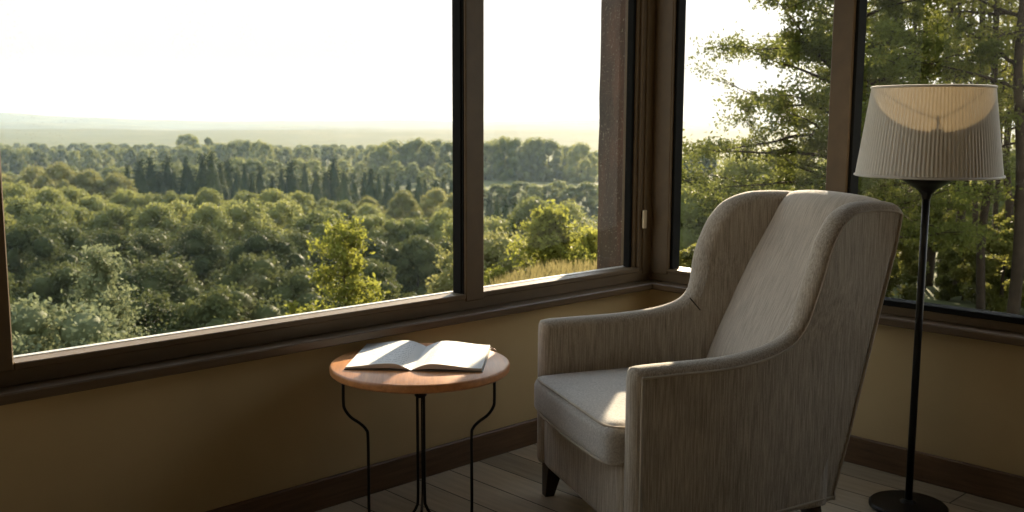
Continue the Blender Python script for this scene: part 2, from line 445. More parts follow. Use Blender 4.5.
for side in (-1, 1):
    v, f = arm_mesh(side)
    a = weld(MB().add(v, f).build('arm_and_wing', M['chair'], CH, True))
    # piping on the outer edge and along the inner edge of the wing
    pts = []
    for i in range(NO):
        p = OUT[i] + NRM[i] * .028
        pts.append((p[0], side * (yout(*p) + .0012), p[1]))
    MB().tube(pts, .0042, 8, closed=True).build('piping', M['piping'], a, True)
    # short seam where the arm runs into the wing, on the inner face
    sp_ = [(.563 + .040 * q / 8, .712 - .047 * q / 8) for q in range(9)]
    if side > 0: MB().tube([(p[0], side * (yout(*p) - ythick(*p) - .0004), p[1]) for p in sp_], .0022, 6).build('seam', M['seam'], a, True)
# backrest with rolled top
def back_mesh():
    prof = spline([(.61, .36), (.625, .47), (.672, .60), (.735, .74), (.80, .875), (.862, 1.0), (.893, 1.062), (.925, 1.096), (.962, 1.104), (1.0, 1.092), (1.026, 1.06), (1.022, .99), (.965, .76), (.88, .42), (.80, .14)], 6)
    v = []; f = []; nu = 28; nv = len(prof)
    for k, p in enumerate(prof):
        w = yout(p[0], p[1]) - .045
        w = min(w, .345)
        for j in range(nu + 1):
            u = -1 + 2 * j / nu
            bul = .022 * (1 - abs(u) ** 3) * (1 if k < nv * .55 else 0.2) - (.02 * sstep(.8, 1, abs(u)) if k < nv * .5 else 0)
            z = p[1] + (.010 * (1 - u * u) - .014 * abs(u) ** 6 if p[1] > 1.0 else 0)
            v.append((p[0] - bul, u * w, z))
    for k in range(nv - 1):
        for j in range(nu): a = k * (nu + 1) + j; f.append((a, a + 1, a + nu + 2, a + nu + 1))
    f.append(tuple(range(nu + 1))); f.append(tuple((nv - 1) * (nu + 1) + j for j in range(nu + 1)))
    return v, f
o = MB().add(*back_mesh()).build('backrest', M['chair_back'], CH, True); autosmooth(o, 60)
def rounded_box(c, hx, hy, hz, r, crown=0, n=14, warp=None):
    mb = MB(); key = {}
    v = []; f = []
    def vid(p):
        k = tuple(round(q, 5) for q in p)
        if k not in key: key[k] = len(v); v.append(p)
        return key[k]
    g = [-1 + 2 * i / n for i in range(n + 1)]
    def mp(p):
        q = []
        d = []
        for q_, h in zip(p, (hx, hy, hz)):
            s_ = q_ * h; c_ = max(-(h - r), min(h - r, s_)); q.append(c_); d.append(s_ - c_)
        L = math.sqrt(sum(x * x for x in d))
        m_ = max(abs(x) for x in d)
        if L > 1e-9:
            d = [x / L * m_ for x in d]
        x, y, z = [a + b for a, b in zip(q, d)]
        z += crown * (1 - (x / hx) ** 2) * (1 - (y / hy) ** 2) * (1 if z > 0 else -.3)
        if warp: x, y, z = warp(x, y, z)
        return (c[0] + x, c[1] + y, c[2] + z)
    for ax in range(3):
        for sgn in (-1, 1):
            for i in range(n):
                for j in range(n):
                    quad = []
                    for a, b in ((g[i], g[j]), (g[i + 1], g[j]), (g[i + 1], g[j + 1]), (g[i], g[j + 1])):
                        p = [0, 0, 0]; p[ax] = sgn; p[(ax + 1) % 3] = a; p[(ax + 2) % 3] = b; quad.append(vid(mp(p)))
                    if len(set(quad)) >= 3: f.append(quad)
    return v, f
MB().add(*rounded_box((.372, 0, .235), .366, .335, .115, .018)).build('seat_base', M['chair'], CH, True)
# cushion, with welt cords
def cw(x, y, z):
    # bulge front outwards a touch
    return (x - .012 * (1 - (y / .325) ** 2) * (1 if x < 0 else 0), y, z)
cu = MB().add(*rounded_box((.300, 0, .396), .340, .326, .066, .034, .026, 22, cw)).build('seat_cushion', M['cushion'], CH, True)
def welt(zc, dz):
    pts = []
    hx, hy, r = .338, .324, .05
    for i in range(120):
        a = 2 * PI * i / 120; ca, sa = math.cos(a), math.sin(a)
        e = .16
        x = hx * math.copysign(abs(ca) ** e, ca); y = hy * math.copysign(abs(sa) ** e, sa)
        X, Y, Z = cw(x * .990, y * .992, 0)
        pts.append((.300 + X, Y, zc + dz * (1 - (y / hy) ** 2)))
    return resample_closed(pts, 160)
for zc, dz in ((.452, .012), (.342, -.004)):
    MB().tube(welt(zc, dz), .0048, 8, closed=True).build('welt_cord', M['piping'], cu, True)
# legs
for sx, sy in ((0, -1), (0, 1), (1, -1), (1, 1)):
    if sx == 0: tx, ty, bx_, by_ = .055, .345 * sy, .035, .348 * sy
    else: tx, ty, bx_, by_ = .725, .225 * sy, .775, .232 * sy
    v = []
    for (cx, cy, z, h) in ((bx_, by_, 0, .017), (tx, ty, .135, .033)):
        v += [(cx - h, cy - h, z), (cx + h, cy - h, z), (cx + h, cy + h, z), (cx - h, cy + h, z)]
    MB().add(v, [(3, 2, 1, 0), (4, 5, 6, 7), (0, 1, 5, 4), (1, 2, 6, 5), (2, 3, 7, 6), (3, 0, 4, 7)]).build('leg', M['darkwood'], CH)

# ------------------------------------------------------------------ side table
TB = empty('side_table', (-1.65, -.35, 0), 0)
tag(TB, 'small round wooden side table on black bent iron legs, left of the armchair', 'side table')
prof = [(0, .530), (.275, .530), (.290, .532), (.296, .537), (.297, .552), (.295, .557), (.290, .560), (0, .560)]
o = MB().lathe(prof, n=96).build('table_top', M['table'], TB); autosmooth(o, 40); o.rotation_euler = (0, 0, .9)
hub = MB().lathe([(0, .442), (.016, .442), (.021, .448), (.021, .50), (.024, .512), (.028, .516), (.030, .531), (0, .531)], n=24).build('hub', M['iron'], TB); autosmooth(hub, 40)
for deg in (174, -74, 50):
    a = math.radians(deg); ca, sa = math.cos(a), math.sin(a)
    path = [(.287, .532), (.287, .475), (.283, .450), (.262, .420), (.228, .392), (.207, .368), (.201, .340), (.201, .20), (.201, .085), (.193, .055), (.173, .041), (.14, .036), (.07, .036), (.040, .042), (.020, .065), (.0135, .10), (.013, .30), (.013, .455)]
    if deg == 50: path = path[:12] + [(.05, .036), (.012, .036)]
    pts = [(q[0] * ca, q[0] * sa, q[1]) for q in spline(path, 5)]
    MB().tube(pts, .0050, 10).build('leg', M['iron'], TB, True)

# ------------------------------------------------------------------ open book
BK = empty('open_book', (-1.610, -.318, .561), math.atan2(-.17 - .0, .0) )
# axis: spine runs from gutter near (411,367) to gutter far (428,341)
sp0 = Vector((-1.744, -.42, 0)); sp1 = Vector((-1.462, -.159, 0)); d = (sp1 - sp0)
BK.location = ((sp0.x + sp1.x) / 2 - .019, (sp0.y + sp1.y) / 2 - .019, .561); BK.rotation_euler = (0, 0, math.atan2(d.y, d.x) - PI / 2)
tag(BK, 'open book with printed white pages lying on the round side table', 'book')
BL = .170  # half page height (along the spine)
def page_z(s, x):
    # height of page block surface against distance from the gutter
    w = .225
    t_ = x / w
    return .002 + .021 * math.sin(min(1, t_ * 3.2) * PI / 2) * (1 - .70 * sstep(.28, 1, t_)) + (0.003 if s > 0 else 0) * t_
def pageblock(s):
    v = []; f = []; nx = 24; w = .212 if s < 0 else .226
    sk = .0
    for i in range(nx + 1):
        x = w * i / nx; z = page_z(s, x)
        for y in (-BL, -BL / 2, 0, BL / 2, BL): v.append((s * x, y + sk * x, z))
    for i in range(nx + 1):
        x = w * i / nx
        for y in (-BL, BL): v.append((s * x, y, .0018 + (page_z(s, x) - .002) * .25 * (1 if i else 0)))
    for i in range(nx):
        for j in range(4): a = i * 5 + j; f.append((a, a + 5, a + 6, a + 1))
    n0 = len(f); B = (nx + 1) * 5
    for i in range(nx):
        f.append((i * 5, (i + 1) * 5, B + (i + 1) * 2, B + i * 2)); f.append((i * 5 + 4, (i + 1) * 5 + 4, B + (i + 1) * 2 + 1, B + i * 2 + 1))
        f.append((B + i * 2, B + i * 2 + 1, B + (i + 1) * 2 + 1, B + (i + 1) * 2))
    f.append((nx * 5, nx * 5 + 1, nx * 5 + 2, nx * 5 + 3, nx * 5 + 4, B + nx * 2 + 1, B + nx * 2))
    mb = MB(); mb.add(v, f); mb.m = [0] * n0 + [1] * (len(f) - n0)
    return mb
for s in (-1, 1):
    o = pageblock(s).build('page_block', [M['paper_l'] if s < 0 else M['paper_r'], M['pages']], BK); autosmooth(o, 40)
MB().box(-.216, .230, -BL - .003, BL + .003, 0, .0018).build('cover', M['cover'], BK)
pts = spline([(.200, BL - .02, .008), (.224, BL - .012, .006), (.243, BL - .030, .003), (.250, BL - .05, .002)], 5)
MB().tube(pts, .0018, 6).build('ribbon_bookmark', M['ribbon'], BK, True)

# ------------------------------------------------------------------ floor lamp
LP = empty('floor_lamp', (-.308, -1.418, 0)); tag(LP, 'black floor lamp with pleated cream drum shade standing right of the armchair', 'floor lamp')
o = MB().lathe([(0, 0), (.128, 0), (.132, .004), (.132, .012), (.126, .018), (.03, .024), (.018, .034), (0, .034)], n=64).build('base', M['iron'], LP); autosmooth(o, 35)
MB().tube([(0, 0, .02), (0, 0, .6), (0, 0, 1.12)], .0125, 20).build('pole', M['iron'], LP, True)
o = MB().lathe([(0, 1.095), (.014, 1.095), (.018, 1.112), (.032, 1.128), (.062, 1.148), (.098, 1.168), (.100, 1.172), (0, 1.172)], n=40).build('shade_cup', M['iron'], LP); autosmooth(o, 50)
# pleated shade
def shade():
    n = 112 * 4; rows = 10; v = []; f = []
    for inner in (0, 1):
        for k in range(rows + 1):
            z = k / rows
            rad = .230 + (.190 - .230) * z - .002 * inner
            for j in range(n):
                a = 2 * PI * j / n; ph = (j % 4)
                rr = rad + (.0034 * (0, .8, 1, .4)[ph]) 
                v.append((rr * math.cos(a), rr * math.sin(a), 1.176 + .292 * z))
    L = (rows + 1) * n
    for inner in (0,):
        for k in range(rows):
            for j in range(n):
                a = inner * L + k * n + j; b = inner * L + k * n + (j + 1) % n
                f.append((a, b, b + n, a + n))
    return v[:L], f
sh = meshobj('lamp_shade', *shade(), M['shade'], LP, True)
mb = MB()
for rad, z in ((.234, 1.176), (.193, 1.469)):
    pts = [(rad * math.cos(2 * PI * i / 90), rad * math.sin(2 * PI * i / 90), z) for i in range(90)]
    MB().tube(pts, .0042, 8, closed=True).build('trim_tape', M['trim'], sh, True)
mb = MB()
for k in range(3):
    a = 2 * PI * k / 3 + .4; mb.tube([(0, 0, 1.44), (.190 * math.cos(a), .190 * math.sin(a), 1.466)], .0014, 6)
mb.tube([(0, 0, 1.17), (0, 0, 1.30), (0, 0, 1.305), (0, 0, 1.45)], [.008, .008, .003, .003], 8)
mb.build('shade_spider', M['iron'], LP, True)
o = MB().lathe([(0, 1.30), (.014, 1.30), (.016, 1.325), (.03, 1.36), (.03, 1.385), (.018, 1.405), (0, 1.412)], n=24).build('bulb', M['bulb'], LP, True)
sh.rotation_euler = (0, 0, 0)

# ------------------------------------------------------------------ camera
fpx, pit, rol, aL = 1001., .13335, .0041, .76445
CAM = np.array([-3.673, -2.896, 1.35])
def troom(v):
    xp = np.array([math.cos(aL), math.sin(aL)]); yp = np.array([-math.sin(aL), math.cos(aL)])
    return np.array([v[:2] @ xp, v[:2] @ yp, v[2]])
_fw = np.array([0, math.cos(pit), -math.sin(pit)]); _r = np.array([1., 0, 0]); _u = np.cross(_r, _fw)
c_r = troom(math.cos(rol) * _r + math.sin(rol) * _u); c_u = troom(-math.sin(rol) * _r + math.cos(rol) * _u); c_f = troom(_fw)
cam = bpy.data.cameras.new('camera'); co = bpy.data.objects.new('camera', cam); link(co)
co.matrix_world = Matrix(((c_r[0], c_u[0], -c_f[0], CAM[0]), (c_r[1], c_u[1], -c_f[1], CAM[1]), (c_r[2], c_u[2], -c_f[2], CAM[2]), (0, 0, 0, 1)))
cam.sensor_width = 36; cam.lens = fpx / 1024 * 36; cam.clip_start = .05; cam.clip_end = 12000
cam.dof.use_dof = True; cam.dof.focus_distance = 3.2; cam.dof.aperture_fstop = 6.3
S.camera = co
hd = math.atan2(c_f[1], c_f[0])            # heading of the camera on the ground
def bear(px):                               # bearing (to the right of the heading) of a column of the view
    return math.atan((px - 512) / fpx / math.cos(pit))
def place(px, dist):
    th = hd - bear(px); return np.array([CAM[0] + dist * math.cos(th), CAM[1] + dist * math.sin(th)])
def ztop(px, row, dist):
    d = c_f + c_r * (px - 512) / fpx - c_u * (row - 256) / fpx
    return CAM[2] + dist * d[2] / math.hypot(d[0], d[1])

# ------------------------------------------------------------------ terrain
def tnoise(x, y, s, seed=0):
    return (math.sin(x / s * 1.3 + 1.7 + seed) * math.cos(y / s * 1.1 - .6 + seed * 2) + .5 * math.sin(x / s * 2.7 + y / s * 2.1 + seed) + .25 * math.sin(x / s * 5.1 - y / s * 4.3))
def ground(x, y):
    dx, dy = x - CAM[0], y - CAM[1]; d = math.hypot(dx, dy)
    th = math.degrees(hd - math.atan2(dy, dx)); th = (th + 180) % 360 - 180   # + right
    e = 5.0 + 6.5 * sstep(-8, -3, th) + 4 * sstep(-3, 3, th) + 9 * sstep(8, 16, th)
    if abs(th) > 60: e = 22
    z = -.9 - .03 * max(0, min(d, 30) - 4) * sstep(0, 30, d)
    dd = max(0, d - e)
    fall = 20.5 * (1 - math.exp(-dd / 34.)) * sstep(0, 12, dd)
    z -= fall
    z += .25 * tnoise(x, y, 9) * sstep(10, 60, d)
    z += 1.3 * tnoise(x, y, 60, 1) * sstep(60, 200, d)
    z -= 2 * sstep(250, 700, d)
    return z
def farz(x, y, d):
    th = math.degrees(hd - math.atan2(y - CAM[1], x - CAM[0]))
    z = ground(x, y)
    z += 8 * sstep(900, 1700, d) + 3 * tnoise(x, y, 420, 2) * sstep(900, 1700, d)
    return z
M['ground'] = None
t = NT('ground_soil'); n = t.noise(t.coord((1, 1, 1)), .35, 6, .6); n2 = t.noise(t.coord((1, 1, 1)), .012, 4, .6)
cc = t.ramp(t.math('ADD', t.math('MULTIPLY', n, .5), t.math('MULTIPLY', n2, .5)), [(.35, (.055, .065, .022)), (.5, (.075, .085, .03)), (.62, (.12, .115, .05))])
t.l.new(cc, t.b.inputs['Base Color']); t.set(Roughness=.95); t.b.inputs['Specular IOR Level'].default_value = .1; M['ground'] = t.m
t = NT('far_woodland'); n = t.noise(t.coord((1, 1, 1)), .01, 6, .7)
t.l.new(t.ramp(n, [(.35, (.03, .05, .025)), (.55, (.05, .075, .035)), (.68, (.12, .13, .06))]), t.b.inputs['Base Color']); t.set(Roughness=1); M['farwood'] = t.m
ds = [2.5, 4, 6, 8, 10, 12, 14, 16, 18, 20, 23, 26, 30, 35, 40, 46, 53, 60, 70, 80, 95, 110, 130, 155, 185, 220, 260, 310, 370, 440, 520, 620, 740, 880, 1050, 1250, 1500, 1800, 2200]
def polar(ths, ds, zf):
    v = []; f = []
    for th in ths:
        for d_ in ds:
            x = CAM[0] + d_ * math.cos(hd - math.radians(th)); y = CAM[1] + d_ * math.sin(hd - math.radians(th)); v.append((x, y, zf(x, y, d_)))
    k = len(ds)
    for i in range(len(ths) - 1):
        for j in range(k - 1): f.append((i * k + j, i * k + j + 1, (i + 1) * k + j + 1, (i + 1) * k + j))
    return v, f
structure(meshobj('ground', *polar([-75 + 1.5 * i for i in range(101)], ds, lambda x, y, d_: farz(x, y, d_)), M['ground'], None, True))
# distant ridges: real hills several kilometres off
def ridge(name, d0, d1, zr, seed, label):
    def zf(x, y, d_):
        th = math.degrees(hd - math.atan2(y - CAM[1], x - CAM[0])); u = (d_ - d0) / (d1 - d0)
        prof = math.sin(min(1, max(0, u)) * PI) ** .8
        px = 512 + fpx * math.tan(math.radians(th)); row = zr(px)
        zt = ztop(px, row, (d0 + d1) / 2)
        return -26 + (zt + 26) * prof * (1 + .0 * u) + prof * 3 * tnoise(x, y, 130, seed) * .6
    o = meshobj(name, *polar([-48 + .4 * i for i in range(241)], [d0 + (d1 - d0) * i / 16 for i in range(17)], zf), M['farwood'], None, True)
    o['kind'] = 'structure'
def lerp_rows(tab):
    def g_(px):
        for (a, ra), (b, rb) in zip(tab, tab[1:]):
            if px <= b or b == tab[-1][0]: return ra + (rb - ra) * max(0, min(1, (px - a) / (b - a)))
    return g_
ridge('hills', 2900, 4100, lerp_rows([(-300, 110), (0, 112), (60, 116), (130, 119), (230, 121), (330, 121), (400, 120), (460, 122), (600, 120), (760, 123), (1024, 122)]), 0, '')
ridge('hills', 2050, 2750, lerp_rows([(-300, 122), (0, 121), (80, 124), (180, 129), (300, 126), (400, 128), (520, 125), (640, 128), (1024, 128)]), 3, '')
ridge('hills', 1400, 1900, lerp_rows([(-300, 134), (0, 139), (60, 140), (180, 133), (300, 134), (400, 139), (520, 136), (640, 138), (1024, 138)]), 5, '')

# ------------------------------------------------------------------ plants
rng = np.random.default_rng(11)
def leaves(cent, size, up=.3, aspect=.6, jit=.25):
    n = len(cent); cent = np.asarray(cent, float)
    nrm = rng.normal(size=(n, 3)); nrm[:, 2] += up; nrm /= np.linalg.norm(nrm, axis=1)[:, None]
    t1 = np.cross(nrm, rng.normal(size=(n, 3))); t1 /= np.linalg.norm(t1, axis=1)[:, None]; t2 = np.cross(nrm, t1)
    s_ = (size if np.ndim(size) else np.full(n, size)) * (1 + jit * rng.uniform(-1, 1, n)); s_ = s_[:, None] / 2
    v = np.stack([cent - t1 * s_, cent - t2 * s_ * aspect, cent + t1 * s_, cent + t2 * s_ * aspect], 1).reshape(-1, 3)
    f = np.arange(4 * n).reshape(-1, 4)
    return v, f
def npmesh(name, parts):
    """parts: list of (verts, faces(list or array), material, smooth)"""
    V = []; F = []; MI = []; SM = []; mats = []; b = 0
    for v, f, m, s_ in parts:
        if m not in mats: mats.append(m)
        V.append(np.asarray(v, float)); F += [tuple(int(i) + b for i in q) for q in f]; MI += [mats.index(m)] * len(f); SM += [s_] * len(f); b += len(v)
    me = bpy.data.meshes.new(name); me.from_pydata(np.concatenate(V).tolist(), [], F); me.update()
    for m in mats: me.materials.append(m)
    me.polygons.foreach_set('material_index', MI); me.polygons.foreach_set('use_smooth', SM)
    return me
def ball(c, r, n=6):
    mb = MB(); prof = [(max(1e-4, math.sin(PI * i / n)), -math.cos(PI * i / n)) for i in range(n + 1)]
    mb.lathe(prof, n=8)
    return [(c[0] + x * r[0], c[1] + y * r[1], c[2] + z * r[2]) for x, y, z in mb.v], mb.f
M['bark'] = simple('bark', (.04, .03, .02), .9, spec=.1, bump=.8, var=.35, scale=12)
M['leaf_broad'] = leafmat('broadleaf_foliage', (.082, .100, .035), (.225, .240, .080), .4)
M['leaf_gold'] = leafmat('golden_foliage', (.105, .115, .042), (.235, .235, .085), .4)
M['leaf_con'] = leafmat('conifer_foliage', (0.024, 0.040, 0.013), (0.063, 0.079, 0.024), .2)
M['leaf_pale'] = leafmat('pale_conifer_foliage', (.085, .105, .060), (.21, .235, .125), .3)
M['leaf_shade_tint'] = leafmat('shade_darkened_foliage', (0.033, 0.045, 0.020), (0.083, 0.096, 0.036), .3)  # shade on the near slope trees, put into their leaf colour
M['leaf_bright'] = leafmat('yellow_green_leaves', (.10, .118, .026), (.25, .262, .056), .5)  # the leaves' own yellow-green
M['leaf_near'] = leafmat('near_leaves', (.040, .056, .016), (.105, .122, .030), .45)
M['leaf_dark'] = leafmat('olive_leaves', (.050, .062, .018), (.15, .155, .038), .6)  # plain olive leaf colour for the wood and undergrowth
M['grass'] = leafmat('dry_grass', (0.112, 0.106, 0.040), (0.238, 0.205, 0.092), .4)

def broad_proto(name, mat, nb=38, nl=420, seed=1, lsize=.019, wide=.36, z0=.16, lump=1.0):
    """unit-height broadleaf tree: trunk, lumpy crown made of leaf clumps"""
    global rng
    rng = np.random.default_rng(seed); parts = []
    mb = MB(); mb.tube([(0, 0, -.1), (.01, 0, .2), (0, .01, .5), (0, 0, .7)], [.025, .022, .016, .008], 6); parts.append((mb.v, mb.f, M['bark'], True))
    C = []
    for k in range(nb):
        u = (k + .5) / nb; z = z0 + (.96 - z0) * u; prof = math.sin(PI * min(1, max(0, (u * .86 + .14)) ** .85)) ** .55
        a = 2.4 * k + rng.uniform(-.4, .4); rad = wide * prof * rng.uniform(.45, .95) * .8
        br = rng.uniform(.075, .125) * (1 - .25 * u) * lump
        c = (rad * math.cos(a), rad * math.sin(a), min(z, 1 - br * .8)); C.append((c, br))
        parts.append((*ball(c, (br * .78, br * .78, br * .66)), mat, True))
        d_ = rng.normal(size=(nl, 3)); d_ /= np.linalg.norm(d_, axis=1)[:, None]
        p = np.array(c) + d_ * br * rng.normal(1.06, .17, nl)[:, None] * np.array([1, 1, .85])
        parts.append((*leaves(p, lsize, .5), mat, False))
    return npmesh(name, parts)
def conifer_proto(name, mat, seed=2, n=9000, wide=.20, lsize=.020, sweep=-.10):
    global rng
    rng = np.random.default_rng(seed); mb = MB(); mb.tube([(0, 0, -.05), (0, 0, .5), (0, 0, .99)], [.018, .012, .003], 6); parts = [(mb.v, mb.f, M['bark'], True)]
    P = []
    lay = 20
    for k in range(lay):
        h = .10 + .87 * (k / lay) ** .95; Rr = wide * (1 - h) ** .95 + .006; nbh = 9 if k < 14 else 6
        for b in range(nbh):
            a = rng.uniform(0, 2 * PI); L = Rr * rng.uniform(.75, 1.15)
            m = int(n / lay / nbh * (1.5 - h)); s_ = rng.uniform(.1, 1, m) ** .8
            P.append(np.stack([np.cos(a) * L * s_ + rng.normal(0, .016, m) * s_, np.sin(a) * L * s_ + rng.normal(0, .016, m) * s_, h + sweep * L / wide * s_ + .05 * s_ ** 2 + rng.normal(0, .008, m)], 1))
    P = np.concatenate(P); parts.append((*leaves(P, lsize, .4, .4), mat, False))
    core = MB(); core.lathe([(wide * .55, .1), (wide * .4, .4), (wide * .2, .7), (.003, .95)], n=8); parts.append((core.v, core.f, mat, True))
    return npmesh(name, parts)
PB = [broad_proto('broadleaf_tree', M['leaf_broad'], seed=s_, wide=w_) for s_, w_ in ((1, .42), (2, .50), (3, .38), (4, .55))]
PD = [broad_proto('broadleaf_tree', M['leaf_shade_tint'], seed=s_, wide=w_) for s_, w_ in ((14, .4), (15, .46), (16, .36))]  # slope trees with shade painted into the foliage
PG = [broad_proto('broadleaf_tree', M['leaf_gold'], seed=s_, wide=w_) for s_, w_ in ((5, .42), (6, .5))]
PC = [conifer_proto('conifer_tree', M['leaf_con'], s_, wide=w_, lsize=.022) for s_, w_ in ((8, .34), (9, .30), (10, .38))]
PF = [broad_proto('broadleaf_tree', M['leaf_broad'], nb=26, nl=170, seed=s_, lsize=.04, wide=w_, z0=.04, lump=1.5) for s_, w_ in ((21, .62), (22, .75), (23, .55), (24, .7))]
RT = random.Random(5)
def tree(me, name, px, dist, row, label, cat='tree', group=None, wx=1.0, hmin=None):
    x, y = place(px, dist); g_ = farz(x, y, dist); h = ztop(px, row, dist) - g_
    if hmin: h = max(h, hmin)
    o = bpy.data.objects.new(name, me); link(o); o.location = (x, y, ztop(px, row, dist) - h)
    o.scale = (h * wx, h * wx, h); o.rotation_euler = (0, 0, RT.uniform(0, 6.28)); tag(o, label, cat, group)
    return o
# (px from, px to, step, distance, jitter, row function, row jitter, protos, name, width, label, group)
def row_of(p0, p1, st, d_, dj, rows, rj, protos, name, wx, label, group):
    px = p0; rf = lerp_rows(rows)
    while px < p1:
        q = px + RT.uniform(-.3, .3) * st
        tree(RT.choice(protos), name, q, d_ + RT.uniform(-dj, dj), rf(q) + RT.uniform(-rj, rj), label, 'tree', group, wx * RT.uniform(.85, 1.15))
        px += st * RT.uniform(.8, 1.2)
row_of(-10, 460, 9, 760, 60, [(0, 144), (460, 146)], 2, PF, 'broadleaf_tree', 1.2, 'hazy tree in the far woodland beyond the valley, under the misty hills', 'far hazy woodland trees')
row_of(-10, 395, 10, 520, 30, [(0, 149), (120, 150), (215, 147), (250, 139), (275, 146), (395, 148)], 2, PF, 'broadleaf_tree', .8, 'tree in the hazy wooded belt behind the valley floor', 'hazy wooded belt trees')
row_of(375, 600, 11, 400, 15, [(375, 150), (395, 142), (460, 140), (520, 139), (590, 146), (600, 155)], 3, PF, 'broadleaf_tree', .8, 'tall tree in the hazy block of woodland behind the window mullion', 'tall hazy woodland trees')
row_of(-10, 460, 17, 360, 20, [(0, 170), (120, 168), (260, 160), (460, 166)], 3, PF, 'broadleaf_tree', 1.0, 'green tree in the belt just behind the dark conifers', 'trees behind the conifer row')
row_of(480, 620, 14, 270, 20, [(480, 184), (620, 182)], 3, PF, 'broadleaf_tree', 1.1, 'yellow-green tree in the low row seen through the middle pane', 'trees behind the middle pane')
row_of(108, 465, 8.5, 235, 10, [(108, 184), (135, 164), (200, 160), (215, 155), (240, 166), (300, 168), (330, 163), (400, 172), (465, 182)], 9, PC, 'conifer_tree', 1.0, 'dark conifer in the long row across the middle of the valley', 'dark conifer row')
row_of(490, 552, 9, 190, 8, [(490, 196), (552, 198)], 5, PC, 'conifer_tree', 1.0, 'dark conifer in the small clump seen through the middle pane', 'conifers behind the middle pane')
row_of(8, 118, 26, 215, 8, [(8, 172), (50, 164), (90, 170), (118, 176)], 3, PG, 'broadleaf_tree', .9, 'golden-green tree left of the dark conifer row', 'golden trees left of the conifers')
tree(PB[3], 'broadleaf_tree', 192, 560, 134, 'lone flat-topped tree standing above the far woodland under the hills', wx=1.15)
tree(PB[1], 'broadleaf_tree', 212, 560, 137, 'small round tree just right of the lone flat-topped tree on the far woodland', wx=.5)
row_of(375, 460, 30, 165, 8, [(375, 192), (460, 190)], 5, PG, 'broadleaf_tree', .9, 'golden-green rounded tree between the conifers and the window mullion', 'golden trees left of the mullion')
row_of(-15, 380, 25, 150, 9, [(-15, 182), (100, 192), (250, 190), (310, 196), (380, 204)], 5, PB, 'broadleaf_tree', 1.0, 'rounded broadleaf tree in the back rank of the sunlit canopy below the conifers', 'back rank of the sunlit canopy')
row_of(-15, 460, 34, 118, 9, [(-15, 196), (60, 208), (200, 197), (300, 208), (380, 214), (460, 216)], 6, PB, 'broadleaf_tree', 1.05, 'broad rounded tree in the front rank of the sunlit canopy', 'front rank of the sunlit canopy')
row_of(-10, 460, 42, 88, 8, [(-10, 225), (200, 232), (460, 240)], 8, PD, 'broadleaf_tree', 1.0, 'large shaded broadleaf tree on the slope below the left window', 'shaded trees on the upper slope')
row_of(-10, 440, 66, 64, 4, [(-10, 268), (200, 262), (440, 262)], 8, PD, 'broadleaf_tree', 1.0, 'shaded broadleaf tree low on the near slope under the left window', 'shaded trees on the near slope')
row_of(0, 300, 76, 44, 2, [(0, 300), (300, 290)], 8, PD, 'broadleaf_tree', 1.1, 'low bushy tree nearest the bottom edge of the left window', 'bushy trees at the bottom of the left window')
row_of(484, 620, 44, 92, 5, [(484, 216), (530, 200), (620, 206)], 6, PB, 'broadleaf_tree', 1.0, 'rounded tree on the slope seen through the middle pane', 'slope trees behind the middle pane')
row_of(484, 620, 50, 52, 4, [(484, 232), (620, 226)], 5, PG, 'broadleaf_tree', 1.1, 'golden bushy tree at the slope edge seen through the middle pane', 'golden bushes behind the middle pane')
row_of(672, 760, 26, 200, 20, [(672, 160), (700, 150), (760, 158)], 6, PF, 'broadleaf_tree', .9, 'pale hazy tree left of the leafy branches in the right window', 'hazy trees in the right window')
row_of(668, 770, 30, 42, 4, [(668, 196), (700, 186), (770, 176)], 8, PG, 'broadleaf_tree', .9, 'golden-green tree below the leafy branches in the right window', 'golden trees in the right window')

# pale young spruce below the left window
PS = conifer_proto('spruce_tree', M['leaf_pale'], 31, 26000, .27, .014, .10)
tree(PS, 'spruce_tree', 100, 30, 243, 'pale feathery young spruce near the bottom left of the left window')
PS2 = broad_proto('shrub', M['leaf_pale'], nb=26, nl=700, seed=33, lsize=.018, wide=.5)
tree(PS2, 'shrub', 38, 24, 306, 'pale green rounded shrub at the bottom left corner of the left window', 'shrub')

